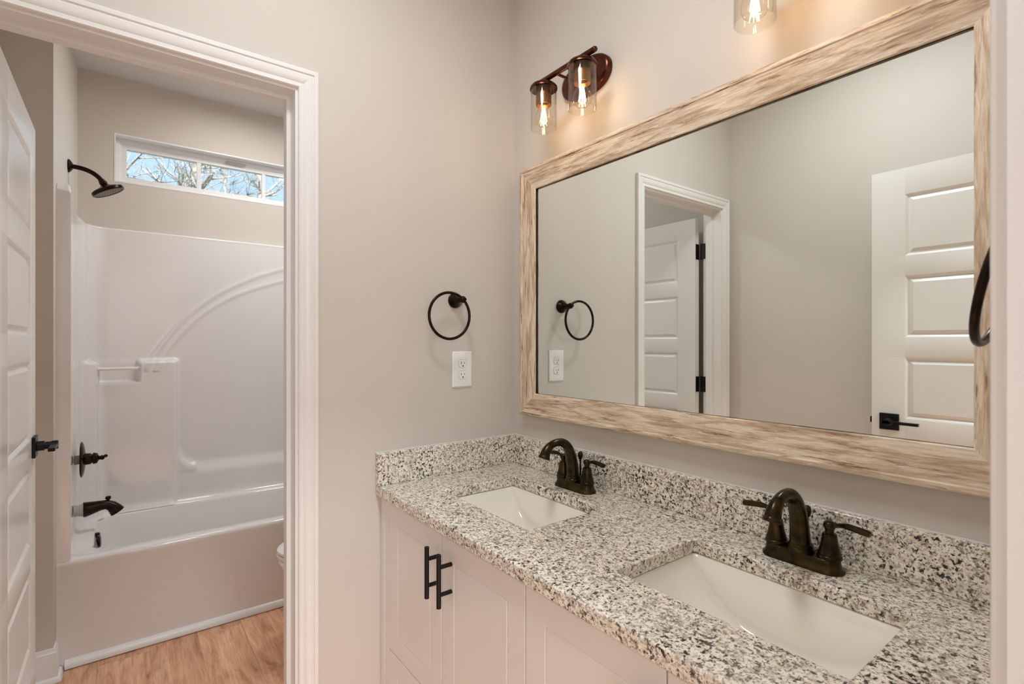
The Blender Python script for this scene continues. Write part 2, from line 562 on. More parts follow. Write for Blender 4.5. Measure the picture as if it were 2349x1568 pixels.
# quarter round at the foot of the tub apron
g = G(); run(g, [(-1.282, TYR), (-1.282, TYP + 0.03)], [(0, 0.004), (0.019, 0.004), (0.019, 0.012), (0.016, 0.022), (0.010, 0.032), (0, 0.036)])
struct('trim_7', g, M['trim'], 50)

# ------------------------------------------------------------------ panel doors
def grid_panel(g, w_, h_, rects, prof, face, back, thick_edge=True, f=None):
    """slab 0..w_ x 0..h_; rects (u0,v0,u1,v1) recessed by prof [(inset,depth)...]; f(u,v,n)->xyz, n outward"""
    us = {0.0, w_}; vs = {0.0, h_}
    for (a, b, c, d) in rects:
        for s, _ in prof:
            us |= {round(a + s, 5), round(c - s, 5)}; vs |= {round(b + s, 5), round(d - s, 5)}
    us = sorted(us); vs = sorted(vs)
    def dep(u, v):
        for (a, b, c, d) in rects:
            s = min(u - a, c - u, v - b, d - v)
            if s >= -1e-6:
                last = prof[0]
                for q in prof[1:]:
                    if s <= q[0] + 1e-6:
                        t_ = (s - last[0]) / max(1e-9, q[0] - last[0]); return last[1] + t_ * (q[1] - last[1])
                    last = q
                return last[1]
        return 0.0
    V = []; F = []
    nv = len(vs)
    for u in us:
        for v in vs: V.append(f(u, v, face + dep(u, v)))
    for i in range(len(us) - 1):
        for j in range(nv - 1):
            a, b, c, d = i * nv + j, (i + 1) * nv + j, (i + 1) * nv + j + 1, i * nv + j + 1
            uc, vc = (us[i] + us[i + 1]) / 2, (vs[j] + vs[j + 1]) / 2
            flip = False
            for (ra, rb, rc, rd) in rects:
                if ra < uc < rc and rb < vc < rd:
                    flip = ((uc - (ra + rc) / 2) * (vc - (rb + rd) / 2)) < 0
            if flip: F += [(a, b, d), (b, c, d)]
            else: F += [(a, b, c), (a, c, d)]
    n0 = len(V)
    # back and sides
    bidx = [(0, j) for j in range(nv)] + [(i, nv - 1) for i in range(1, len(us))] + [(len(us) - 1, j) for j in range(nv - 2, -1, -1)] + [(i, 0) for i in range(len(us) - 2, 0, -1)]
    ring = [i * nv + j for i, j in bidx]
    for (i, j) in bidx: V.append(f(us[i], vs[j], back))
    m_ = len(ring)
    for k in range(m_):
        l = (k + 1) % m_
        F.append((ring[k], ring[l], n0 + l, n0 + k))
    F.append(tuple(n0 + k for k in range(m_)))
    g.add(V, F)


def door_rects(width, stile=0.112):
    out = []
    for k in range(5):
        zt = 1.943 - 0.3245 * k
        out.append((stile, zt - 0.247, width - stile, zt))
    return out


DP = [(0, 0), (0.003, -0.001), (0.011, -0.008), (0.016, -0.008), (0.028, -0.0015)]


def panel_leaf(name, x0, x1, yface, yback, parent):
    W = x1 - x0
    ym = (yface + yback) / 2
    rs = [(a, b - 0.012, c, d - 0.012) for a, b, c, d in door_rects(W)]
    g = G()
    grid_panel(g, W, 2.035, rs, DP, yface - ym, 0.0, f=lambda u, v, n: (x0 + u, ym + n, 0.012 + v))
    grid_panel(g, W, 2.035, rs, DP, ym - yback, 0.0, f=lambda u, v, n: (x0 + u, ym - n, 0.012 + v))
    return part(name, g, M['door'], parent, 25)


def lever(parent, x, z, yface, sgn_y, sgn_x, pj=0.052):
    """square rose with a flat lever; yface plane, projecting sgn_y, lever pointing sgn_x"""
    h = G(); h.box(x - 0.033, x + 0.033, min(yface, yface + sgn_y * 0.009), max(yface, yface + sgn_y * 0.009), z - 0.033, z + 0.033)
    rose = part('door_handle', h, M['black'], parent, 35, 0.0015)
    g = G(); g.lathe([(0.0155, 0), (0.0155, 0.018), (0.012, 0.020), (0.012, pj - 0.018), (0.014, pj - 0.016), (0.014, pj)], T(x, yface + sgn_y * 0.009, z) @ R('X', -90 * sgn_y), 28)
    xa, xb = (x - 0.012, x + 0.105) if sgn_x > 0 else (x - 0.105, x + 0.012)
    ya, yb = sorted((yface + sgn_y * (pj - 0.008), yface + sgn_y * (pj + 0.009)))
    xt0, xt1 = (xb - 0.016, xb) if sgn_x > 0 else (xa, xa + 0.016)
    g.box(xa, xb, ya, yb, z - 0.005, z + 0.006)
    part('lever', g, M['black'], rose, 35, 0.001)
    return rose


# tub-room door, swung open into the tub room
d1 = thing('door_1', 'white five-panel door standing open into the tub room at left', 'door', kind='structure')
panel_leaf('door_leaf', -0.755, -0.135, -1.404, -1.439, d1)
lever(d1, -0.700, 1.020, -1.404, 1, 1)
lever(d1, -0.700, 1.020, -1.439, -1, 1)
for z in (1.86, 1.118, 0.30):
    g = G()
    g.tube([(-0.119, -1.4385, z - 0.045), (-0.119, -1.4385, z + 0.045)], 0.0055, 12)
    g.box(-0.1345, -0.1325, -1.439, -1.407, z - 0.043, z + 0.043)
    g.box(-0.114, -0.072, -1.4352, -1.4318, z - 0.043, z + 0.043)
    part('hinge', g, M['black'], d1, 35, 0.0008)
# entry door, swung open against the front wall
d2 = thing('door_2', 'white five-panel entry door open against the wall, seen in the mirror', 'door', kind='structure')
panel_leaf('door_leaf', 0.738, XR - 0.010, -1.330, -1.365, d2)
lever(d2, 0.738 + 0.062, 1.032, -1.330, 1, 1, 0.038)
lever(d2, 0.738 + 0.062, 1.032, -1.365, -1, 1)
g = G(); g.box(0.728, 0.739, -1.353, -1.342, 1.02, 1.044)
part('latch', g, M['bronze'], d2, 35, 0.001)
for z in (1.86, 1.10, 0.30):
    g = G(); g.tube([(XR - 0.004, -1.371, z - 0.045), (XR - 0.004, -1.371, z + 0.045)], 0.0055, 12)
    g.box(XR - 0.0105, XR - 0.0085, -1.364, -1.334, z - 0.043, z + 0.043)
    part('hinge', g, M['black'], d2, 35)

# ------------------------------------------------------------------ transom window
w1 = thing('window_1', 'narrow white three-light transom window above the bathtub', 'window', kind='structure')
def rect_frame(g, y0, y1, z0, z1, t_, x0, x1):
    g.slab([y0, y0 + t_, y1 - t_, y1], [z0, z0 + t_, z1 - t_, z1], {(1, 1)}, x0, x1, lambda u, v, w_: (w_, u, v))
g = G(); rect_frame(g, WY0 - 0.001, WY1 + 0.001, WZ0 - 0.001, WZ1 + 0.001, 0.008, TX - 0.150, TX + 0.002)
part('window_liner', g, M['vinyl'], w1, 35, 0.001)
g = G(); rect_frame(g, WY0 + 0.007, WY1 - 0.007, WZ0 + 0.007, WZ1 - 0.007, 0.018, TX - 0.12, TX - 0.055)
rect_frame(g, WY0 + 0.02, WY1 - 0.02, WZ0 + 0.02, WZ1 - 0.02, 0.010, TX - 0.12, TX - 0.066)
part('window_frame', g, M['vinyl'], w1, 35, 0.001)
g = G(); rect_frame(g, WY0 + 0.026, WY1 - 0.026, WZ0 + 0.022, WZ1 - 0.026, 0.030, TX - 0.11, TX - 0.075)
part('sash', g, M['vinyl'], w1, 35, 0.001)
g = G()
for y in (-0.8045, -0.441):
    g.box(TX - 0.098, TX - 0.078, y - 0.011, y + 0.011, WZ0 + 0.045, WZ1 - 0.05)
part('muntin', g, M['vinyl'], w1, 35, 0.001)
g = G(); g.box(TX - 0.090, TX - 0.087, WY0 + 0.05, WY1 - 0.05, WZ0 + 0.045, WZ1 - 0.05)
part('pane', g, M['glass'], w1, 0)
g = G(); g.box(TX - 0.066, TX - 0.053, -0.66, -0.55, WZ1 - 0.034, WZ1 - 0.022)
part('latch', g, M['grey'], w1, 35)

# ------------------------------------------------------------------ vanity cabinet
CF, CB = -0.512, -0.002
van = thing('vanity_cabinet', 'white double-sink vanity cabinet with grooved doors and black pulls', 'cabinet')
g = G()
g.box(0.004, XR - 0.004, CF, CB, 0.10, 0.105)
g.box(0.004, 0.020, CF + 0.001, CB, 0.10, 0.874)
g.box(XR - 0.02, XR - 0.004, CF + 0.001, CB, 0.10, 0.874)
g.box(0.020, XR - 0.02, CB - 0.006, CB, 0.10, 0.874)
g.box(0.004, XR - 0.004, CF + 0.07, CF + 0.085, 0.0, 0.10)
part('carcass', g, M['cabinet'], van, 30)
g = G()
for a, b in ((0.003, 0.064), (0.700, 0.750), (1.402, XR - 0.003)):
    g.box(a, b, CF - 0.0, CF + 0.018, 0.10, 0.875)
g.box(0.064, 1.402, CF, CF + 0.018, 0.83, 0.875); g.box(0.064, 1.402, CF, CF + 0.018, 0.10, 0.13)
g.box(0.003, 0.032, CF - 0.0195, CF, 0.10, 0.875); g.box(0.0335, 0.064, CF - 0.0185, CF, 0.10, 0.875)
part('face_frame', g, M['cabinet'], van, 30, 0.0008)


def cab_front(name, x0, x1, z0, z1, pull=None):
    VG = [(0, 0), (0.0022, -0.0022), (0.0044, 0)]
    g = G()
    W, Hh = x1 - x0, z1 - z0
    grid_panel(g, W, Hh, [(0.058, 0.055, W - 0.058, Hh - 0.055)], VG, 0.0, -0.018, f=lambda u, v, n: (x0 + u, CF - 0.019 - n, z0 + v))
    o = part(name, g, M['cabinet'], van, 20, 0.0012)
    if pull:
        px, pz0, pz1 = pull
        h = G()
        h.tube([(px, CF - 0.054, pz0), (px, CF - 0.054, pz1)], 0.006, 20)
        for z in (pz0 + 0.031, pz1 - 0.031):
            h.tube([(px, CF - 0.054, z), (px, CF - 0.0185, z)], 0.0052, 16)
        part('bar_pull', h, M['black'], o, 40)
    return o


cab_front('cabinet_door', 0.066, 0.3855, 0.425, 0.866, (0.373, 0.7095, 0.8385))
cab_front('cabinet_door', 0.3885, 0.7245, 0.118, 0.866, (0.4345, 0.7095, 0.8385))
cab_front('cabinet_door', 0.7275, 1.0605, 0.118, 0.866, (1.030, 0.7095, 0.8385))
cab_front('cabinet_door', 1.0635, 1.4005, 0.425, 0.866, (1.0945, 0.7095, 0.8385))
cab_front('drawer', 0.066, 0.3855, 0.118, 0.422)
cab_front('drawer', 1.0635, 1.4005, 0.118, 0.422)

# ------------------------------------------------------------------ counter, sinks
ZT, ZB = 0.908, 0.877
S1 = (0.178, 0.583); S2 = (0.855, 1.260); SY = (-0.4075, -0.144)
ct = thing('countertop', 'speckled beige and black granite countertop with backsplash over the white vanity', 'countertop')
g = G(); g.slab([0.001, S1[0], S1[1], S2[0], S2[1], XR - 0.001], [-0.5477, SY[0], SY[1], -0.001], {(1, 1), (3, 1)}, ZB, ZT, lambda u, v, w_: (u, v, w_))
part('slab', g, M['granite'], ct, 35, 0.0035, seg=3)
g = G(); g.box(0.001, XR - 0.001, -0.0205, -0.001, ZT + 0.0002, 1.0085)
part('backsplash', g, M['granite'], ct, 35, 0.0018)
g = G(); g.box(0.001, 0.0200, -0.5477, -0.0207, ZT + 0.0002, 1.0085)
part('side_splash', g, M['granite'], ct, 35, 0.0018)
g = G(); g.box(0.0005, XR - 0.001, -0.0035, -0.0005, 1.0085, 1.0105); g.box(0.0005, 0.0035, -0.5477, -0.0035, 1.0085, 1.0105)
part('caulk_bead', g, M['trim'], ct, 0)


def make_sink(label, x0, x1):
    xc = (x0 + x1) / 2
    s = thing('undermount_sink', label, 'sink', (xc, (SY[0] + SY[1]) / 2, ZB), group='undermount sinks in the granite countertop')
    W = (x1 - x0) / 2 + 0.002; D = (SY[1] - SY[0]) / 2 + 0.002
    g = G(); nx = 48
    rings = []
    for i in range(nx + 1):
        u = -math.cos(PI * i / nx)
        x = u * W
        zf = -0.125 * max(0.0, 1 - abs(u) ** 2.6) ** 0.72 - 0.0006
        r_ = min(0.018, -zf * 0.8)
        row = [(x, -D, -0.0006)]
        for k in range(9):
            a = k / 8 * PI / 2
            row.append((x, -D + 0.006 + r_ * (1 - math.cos(a)), zf + r_ * (1 - math.sin(a))))
        row.append((x, 0, zf - 0.002))
        for k in range(8, -1, -1):
            a = k / 8 * PI / 2
            row.append((x, D - 0.006 - r_ * (1 - math.cos(a)), zf + r_ * (1 - math.sin(a))))
        row.append((x, D, -0.0006))
        rings.append(row)
    g.rings(rings, closed=False)
    o = part('basin', g, M['porcelain'], s, 60)
    so = o.modifiers.new('thick', 'SOLIDIFY'); so.thickness = 0.008; so.offset = -1
    g = G(); g.slab([-W - 0.02, -W, W, W + 0.02], [-D - 0.02, -D, D, D + 0.02], {(1, 1)}, -0.014, -0.0008, lambda u, v, w_: (u, v, w_))
    part('rim', g, M['porcelain'], s, 30)
    g = G(); g.lathe([(0.022, -0.122), (0.022, -0.1265), (0.019, -0.1245), (0.0185, -0.124), (1e-5, -0.1235)][::-1], None, 32)
    part('drain', g, M['bronze'], s)
    return s


make_sink('white rectangular undermount sink at the far corner end of the countertop', *S1)
make_sink('white rectangular undermount sink nearest the camera, at right', *S2)

# ------------------------------------------------------------------ faucets
def make_faucet():
    f = thing('faucet', '', 'faucet', (0, 0, 0), group='bronze two-handle faucets on the countertop')
    def stad(hw, hd, z, n=12):
        pts = []
        for k in range(n + 1):
            a = -PI / 2 + PI * k / n; pts.append((hw - hd + hd * math.cos(a), hd * math.sin(a), z))
        for k in range(n + 1):
            a = PI / 2 + PI * k / n; pts.append((-(hw - hd) + hd * math.cos(a), hd * math.sin(a), z))
        return pts
    g = G(); g.rings([stad(*q) for q in ((.0775, .0285, 0), (.0775, .0285, .004), (.0755, .0268, .0065), (.0725, .0245, .010), (.0705, .0232, .018), (.0700, .0228, .024), (.068, .021, .0262), (.064, .018, .0265))])
    part('base_plate', g, M['faucet'], f, 45)
    # spout
    g = G()
    path = bez((0, -0.007, 0.024), (0, -0.009, 0.072), (0, -0.014, 0.1485), (0, -0.068, 0.1485), 16)
    path += bez((0, -0.068, 0.1485), (0, -0.098, 0.1485), (0, -0.114, 0.137), (0, -0.123, 0.112), 12)[1:]
    n_ = len(path)
    rad = []
    for i in range(n_):
        t_ = i / (n_ - 1)
        K_ = [(0, 0.0205), (0.15, 0.0182), (0.38, 0.0150), (0.58, 0.0112), (0.72, 0.0108), (0.86, 0.0128), (0.96, 0.0150), (1.0, 0.0155)]
        for (ta, ra_), (tb, rb_) in zip(K_, K_[1:]):
            if ta <= t_ <= tb: rr_ = ra_ + (rb_ - ra_) * (t_ - ta) / (tb - ta)
        rad.append(rr_)
    fl = [0.78 + 0.22 * min(1, i / (n_ * 0.55)) for i in range(n_)]
    g.tube(path, rad, 28, up=(0, 0.3, 1) if False else None, flat=[1.0] * n_)
    part('spout', g, M['faucet'], f, 50)
    sp = f.children[-1] if len(f.children) else None
    g = G()
    d = (path[-1] - path[-2]).normalized()
    q = d.to_track_quat('Z', 'Y').to_matrix().to_4x4()
    g.lathe([(0.0155, -0.003), (0.0172, -0.0005), (0.0174, 0.003), (0.0158, 0.0055), (0.0125, 0.006), (0.012, 0.002)], Matrix.Translation(path[-1]) @ q, 28)
    part('aerator', g, M['faucet'], f, 45)
    g = G(); g.lathe([(0.0255, 0.024), (0.0265, 0.028), (0.0250, 0.032), (0.0232, 0.034), (0.0240, 0.037), (0.0225, 0.041), (0.0200, 0.042)], T(0, -0.006, 0), 32, sx=0.95)
    part('spout_collar', g, M['faucet'], f, 45)
    for s in (-1, 1):
        x = 0.051 * s
        g = G(); g.lathe([(0.0215, 0.0255), (0.0222, 0.029), (0.0212, 0.032), (0.0198, 0.033), (0.0205, 0.036), (0.0192, 0.0385), (0.0170, 0.046), (0.0148, 0.056), (0.0134, 0.066), (0.0130, 0.071), (0.0118, 0.0735), (0.008, 0.0745), (0.0075, 0.078), (0.0085, 0.081)], T(x, 0, 0), 32)
        h = part('handle', g, M['faucet'], f, 40)
        g = G(); g.lathe([(0.0075, 0.080), (0.0102, 0.0845), (0.0112, 0.089), (0.0102, 0.0935), (0.007, 0.0965), (1e-5, 0.0975)], T(x, 0, 0), 28)
        pts = [(x + s * 0.006, 0, 0.0905), (x + s * 0.017, 0, 0.0925), (x + s * 0.024, 0, 0.0945), (x + s * 0.032, -.0005, 0.0950), (x + s * 0.050, -.001, 0.0935), (x + s * 0.066, -.002, 0.0915), (x + s * 0.070, -.002, 0.0910)]
        g.tube(pts, [0.0068, 0.0050, 0.0060, 0.0074, 0.0077, 0.0077, 0.0064], 8, flat=[0.9, 0.85, 0.85, 0.85, 0.85, 0.85, 0.8])
        part('lever', g, M['faucet'], h, 40)
    g = G(); g.tube([(0, 0.0235, 0.010), (0, 0.0235, 0.088)], 0.0030, 12)
    g.lathe([(0.0035, 0.086), (0.0058, 0.089), (0.0078, 0.096), (0.0080, 0.102), (0.0062, 0.1075), (0.003, 0.110), (1e-5, 0.1102)], T(0, 0.0235, 0), 20)
    part('lift_rod', g, M['faucet'], f, 50)
    return f


f1 = make_faucet()
f1.location = (0.4015, -0.0775, ZT)
f1['label'] = 'bronze two-handle arched faucet behind the far sink, nearest the room corner'
f2 = copy_tree(f1)
f2.location = (1.0575, -0.0775, ZT)
f2['label'] = 'bronze two-handle arched faucet behind the near sink at right'

# ------------------------------------------------------------------ mirror
MX0, MX1, MZ0, MZ1, MW = 0.0655, 1.391, 1.0925, 1.9725, 0.0805
mir = thing('mirror', 'large wall mirror in a distressed whitewashed wood frame above the vanity', 'mirror')
PR = [(0, 0.0015), (0, 0.026), (0.002, 0.0300), (0.006, 0.0315), (0.0125, 0.0310), (0.0150, 0.0285), (0.045, 0.0265), (0.069, 0.0235), (0.0735, 0.0225), (0.078, 0.0225), (0.0805, 0.0205), (0.0805, 0.0190), (0.0735, 0.0190), (0.0735, 0.0015)]


def rail(p0, p1, ang, inward):
    """local x along the rail, local z inward, local y = away from wall negative"""
    Ln = (Vector(p1) - Vector(p0)).length
    g = G()
    g.rings([[(s, -d, s) for s, d in PR], [(Ln - s, -d, s) for s, d in PR]])
    # subdivide not needed
    o = part('frame_rail', g, M['frame'], mir, 30)
    o.location = p0
    o.rotation_euler = (0, ang, 0)
    return o


rail((MX0, 0, MZ0), (MX1, 0, MZ0), 0, 1)                 # bottom
rail((MX1, 0, MZ0), (MX1, 0, MZ1), -PI / 2, 1)           # right
rail((MX1, 0, MZ1), (MX0, 0, MZ1), PI, 1)                # top
rail((MX0, 0, MZ1), (MX0, 0, MZ0), PI / 2, 1)            # left
g = G(); g.box(MX0 + 0.0737, MX1 - 0.0737, -0.0132, -0.004, MZ0 + 0.0737, MZ1 - 0.0737)
part('mirror_glass', g, M['mirror'], mir, 0)
g = G(); a_, b_ = 0.0736, 0.0770
g.slab([MX0 + a_, MX0 + b_, MX1 - b_, MX1 - a_], [MZ0 + a_, MZ0 + b_, MZ1 - b_, MZ1 - a_], {(1, 1)}, -0.0189, -0.01325, lambda u, v, w_: (u, w_, v))  # dark strip stands in for the shade behind the frame lip
part('gap_shade_strip', g, M['gap_shade'], mir, 0, label='dark strip painted as the shade between frame and mirror glass')

# ------------------------------------------------------------------ vanity lights
def make_light():
    t_ = thing('vanity_light', '', 'wall lamp', group='two-bulb wall lamps above the mirror')
    def oval(hw, hh, y, n=64):
        out = []
        for k in range(n):
            a = 2 * PI * k / n
            c, s_ = math.cos(a), math.sin(a)
            out.append((hw * math.copysign(abs(c) ** 0.9, c), y, hh * math.copysign(abs(s_) ** 0.9, s_)))
        return out
    g = G(); g.rings([oval(0.104, 0.060, -0.001), oval(0.104, 0.060, -0.014), oval(0.100, 0.0565, -0.019), oval(0.090, 0.048, -0.0215), oval(0.086, 0.045, -0.0215)])
    part('back_plate', g, M['copper_bronze'], t_, 40)
    for s in (-1, 1):
        g = G(); g.tube([(0.030 * s, -0.021, -0.004), (0.030 * s, -0.110, -0.004)], 0.0045, 14)
        part('arm', g, M['copper_bronze'], t_, 40)
    g = G(); g.tube([(-0.142, -0.110, -0.004), (-0.141, -0.110, -0.004), (-0.136, -0.110, -0.004), (0.136, -0.110, -0.004), (0.141, -0.110, -0.004), (0.142, -0.110, -0.004)], [0.003, 0.006, 0.0082, 0.0082, 0.006, 0.003], 20)
    part('bar', g, M['copper_bronze'], t_, 50)
    for s in (-1, 1):
        O = T(0.086 * s, -0.110, 0)
        g = G(); g.lathe([(0.010, -0.010), (0.026, -0.013), (0.0385, -0.020), (0.0435, -0.0265), (0.0438, -0.033), (0.0425, -0.0335), (0.0420, -0.029), (0.030, -0.024), (0.012, -0.022)], O, 48)
        cap = part('shade_cap', g, M['copper_bronze'], t_, 35)
        g = G(); g.lathe([(0.0235, -0.026), (0.0245, -0.030), (0.0245, -0.082), (0.0225, -0.083), (0.0215, -0.080), (0.0165, -0.074), (0.0160, -0.060)], O, 40)
        part('socket', g, M['socket'], cap, 35)
        g = G(); g.lathe([(0.0412, -0.029), (0.0414, -0.1580), (0.0406, -0.1595), (0.0396, -0.1580), (0.0396, -0.029)], O, 64, cap=False)
        part('glass_shade', g, M['shade_glass'], t_, 35, label='clear glass cylinder shade')
        # clear bulb
        prof = [(0.0125, -0.072), (0.013, -0.082), (0.0150, -0.090), (0.0200, -0.100), (0.0255, -0.111), (0.0280, -0.121), (0.0275, -0.131), (0.0235, -0.141), (0.0150, -0.1485), (0.006, -0.151), (1e-5, -0.1513)]
        g = G(); g.lathe(prof, O, 40, cap=False)
        b = part('light_bulb', g, M['bulb_glass'], t_, 60)
        g = G()
        for k in range(4):
            a = PI / 4 + k * PI / 2
            ca, sa = math.cos(a), math.sin(a)
            g.tube([O @ Vector((0.0035 * ca, 0.0035 * sa, -0.092)), O @ Vector((0.0095 * ca, 0.0095 * sa, -0.134))], 0.0015, 8)
        part('filament', g, M['filament'], b, 40, label='glowing filament')
        g = G(); g.tube([O @ Vector((0, 0, -0.078)), O @ Vector((0, 0, -0.100))], [0.004, 0.0015], 10)
        part('bulb_stem', g, M['bulb_glass'], b, 40)
    return t_


l1 = make_light()
l1.location = (0.3795, 0, 2.188)
l1['label'] = 'copper-toned two-bulb wall lamp with clear glass shades, nearest the room corner'
l2 = copy_tree(l1)
l2.location = (1.063, 0, 2.188)
l2['label'] = 'two-bulb wall lamp at the top edge above the mirror, one glass shade showing'

# ------------------------------------------------------------------ towel rings, outlet
def make_ring():
    """mounted on a wall facing +x; origin at the mount centre on the wall"""
    t_ = thing('towel_ring', '', 'towel ring', group='bronze towel rings on the side walls')
    g = G(); g.lathe([(0.0265, 0.0005), (0.0265, 0.004), (0.0245, 0.006), (0.0255, 0.008), (0.0245, 0.011), (0.021, 0.014), (0.016, 0.022), (0.012, 0.030), (0.0098, 0.036), (0.0085, 0.044)], R('Y', 90), 36)
    part('mount', g, M['bronze'], t_, 40)
    g = G(); g.sphere((0.0, 0, 0), 0.0118); g.lathe([(0.0085, -0.016), (0.0098, -0.008)], R('Y', 90), 24)
    g.lathe([(0.005, 0.009), (0.0068, 0.012), (0.005, 0.0155), (1e-5, 0.0165)], R('Y', 90), 20)
    b = part('ball', g, M['bronze'], t_, 50)
    b.location = (0.054, 0, 0)
    return t_, b


def ring_mesh(cy_, cz_, r_=0.0765, w_=0.0048):
    g = G()
    g.tube([(0, cy_ + r_ * math.cos(a), cz_ + r_ * math.sin(a)) for a in [2 * PI * k / 72 for k in range(72)]], w_, 14, closed=True)
    return g


ra, ba = make_ring()
ra.location = (0, -0.262, 1.497)
ra['label'] = 'bronze towel ring on the left wall above the outlet'
o = part('ring', ring_mesh(-0.051, -0.056), M['bronze'], ra, 60)
o.location = (0.054, 0, 0)
rb, bb = make_ring()
rb.scale = (1, 1, 1)
rb.rotation_euler = (0, 0, PI)
rb.location = (XR, -0.318, 1.354 + 0.126)
rb['label'] = 'bronze towel ring cut off by the near door casing at far right'
bb.location = (0.038, 0, 0)
rb.children[0].scale = (0.72, 1, 1)
o = part('ring', ring_mesh(0.052, -0.0545), M['bronze'], rb, 60)
o.location = (0.038, 0, 0)
o.rotation_euler = (0, -0.245, 0)

ou = thing('wall_outlet', 'white duplex wall outlet below the left towel ring', 'outlet', (0, -0.2335, 1.2593))
g = G()
g.rings([[(x, sy * hw, sz * hh) for sy, sz in ((-1, -1), (1, -1), (1, 1), (-1, 1))] for x, hw, hh in ((0.0003, 0.0395, 0.062), (0.003, 0.0395, 0.062), (0.0058, 0.036, 0.0585), (0.0062, 0.034, 0.0565))])
part('cover_plate', g, M['plastic'], ou, 25, 0.0006)
for s in (-1, 1):
    g = G()
    prof = []
    for k in range(40):
        a = 2 * PI * k / 40
        y = 0.0172 * math.cos(a); z = 0.0172 * math.sin(a)
        z = max(-0.0140, min(0.0140, z))
        prof.append((y, z))
    zc_ = 0.0195 * s
    g.rings([[(0.0060, y * k_, zc_ + z * k_) for y, z in prof] for k_ in (1.0,)] + [[(0.0078, y * 0.97, zc_ + z * 0.97) for y, z in prof]])
    rc_ = part('receptacle', g, M['plastic'], ou, 35)
    g = G()
    g.box(0.0074, 0.0081, -0.0075, -0.0055, zc_ - 0.002, zc_ + 0.007)
    g.box(0.0074, 0.0081, 0.0052, 0.0068, zc_ - 0.001, zc_ + 0.006)
    g.lathe([(0.0026, 0), (0.0026, 0.0007)], T(0.0074, 0, zc_ - 0.0078) @ R('Y', 90), 16)
    part('socket_slots', g, M['slot'], rc_, 0)
    # thin dark outline where the receptacle meets the plate
    g = G(); g.rings([[(0.0059, y * 1.05, zc_ + z * 1.05) for y, z in prof], [(0.0064, y * 1.05, zc_ + z * 1.05) for y, z in prof]])
    part('receptacle_seam', g, M['grey'], rc_, 0)
g = G(); g.lathe([(0.0028, 0), (0.0026, 0.001), (1e-5, 0.0012)], T(0.0060, 0, 0) @ R('Y', 90), 16)
part('screw', g, M['plastic'], ou)

# ------------------------------------------------------------------ bathtub and surround
XF, XBK = -1.282, -1.990                      # unit front plane, surround back face
YL, YR_ = -1.346, 0.122                       # surround end faces
RIM = 0.445
tub = thing('bathtub', 'white one-piece fibreglass bathtub with tall glossy surround under the transom window', 'bathtub')


def rrect(x0, x1, y0, y1, r_, z, n=8):
    pts = []
    for cx_, cy_, a0 in ((x1 - r_, y1 - r_, 0), (x0 + r_, y1 - r_, PI / 2), (x0 + r_, y0 + r_, PI), (x1 - r_, y0 + r_, 1.5 * PI)):
        for k in range(n + 1):
            a = a0 + PI / 2 * k / n; pts.append((cx_ + r_ * math.cos(a), cy_ + r_ * math.sin(a), z))
    return pts


g = G()
yb0, yb1 = TYPB - 0.004, TYR - 0.002
def skew(P):
    # the front left corner reaches the plumbing wall where it runs out of square
    return [(x, y + (TYP + 0.002 - yb0) * max(0, (x - TX) / (XF - TX)) if y < yb0 + 0.008 else y, z) for x, y, z in P]
R0 = [rrect(TX + 0.003, XF - 0.006, yb0, yb1, 0.002, 0.0), rrect(TX + 0.003, XF, yb0, yb1, 0.002, 0.03), rrect(TX + 0.003, XF, yb0, yb1, 0.002, RIM - 0.050),
      rrect(TX + 0.003, XF + 0.002, yb0, yb1, 0.002, RIM - 0.03), rrect(TX + 0.003, XF + 0.004, yb0, yb1, 0.003, RIM - 0.015), rrect(TX + 0.003, XF - 0.001, yb0, yb1, 0.004, RIM - 0.003), rrect(TX + 0.003, XF - 0.010, yb0, yb1, 0.006, RIM),
      rrect(XBK + 0.066, XF - 0.060, YL + 0.056, YR_ - 0.05, 0.10, RIM), rrect(XBK + 0.074, XF - 0.070, YL + 0.063, YR_ - 0.06, 0.10, RIM - 0.006), rrect(XBK + 0.079, XF - 0.075, YL + 0.067, YR_ - 0.07, 0.10, RIM - 0.02),
      rrect(XBK + 0.090, XF - 0.082, YL + 0.090, YR_ - 0.12, 0.10, 0.30), rrect(XBK + 0.105, XF - 0.10, YL + 0.110, YR_ - 0.20, 0.10, 0.13), rrect(XBK + 0.13, XF - 0.13, YL + 0.14, YR_ - 0.26, 0.11, 0.085), rrect(XBK + 0.18, XF - 0.19, YL + 0.20, YR_ - 0.33, 0.10, 0.075)]
R0 = [skew(P) if i_ < 7 else P for i_, P in enumerate(R0)]
g.rings(R0, cap0=False)
part('basin', g, M['tub'], tub, 50)

ARU = [(-1.075, 1.20), (-1.0423, 1.2657), (-1.0058, 1.3268), (-.9396, 1.4267), (-.8543, 1.53), (-.7204, 1.6473), (-.5792, 1.7281), (-.4806, 1.7763), (-.3547, 1.8228), (-.2, 1.865), (-.05, 1.885), (.15, 1.89)]
ARL = [(-1.03, 1.19), (-1.0058, 1.2526), (-.9709, 1.3142), (-.8973, 1.4147), (-.8104, 1.5135), (-.6742, 1.6156), (-.5304, 1.6854), (-.3547, 1.7498), (-.2, 1.79), (-.05, 1.81), (.15, 1.815)]


def smooth_line(P, k=3):
    for _ in range(k):
        Q = [P[0]]
        for a, b in zip(P, P[1:]):
            Q += [(a[0] * .75 + b[0] * .25, a[1] * .75 + b[1] * .25), (a[0] * .25 + b[0] * .75, a[1] * .25 + b[1] * .75)]
        Q.append(P[-1]); P = Q
    return P


ARU = smooth_line(ARU); ARL = smooth_line(ARL)


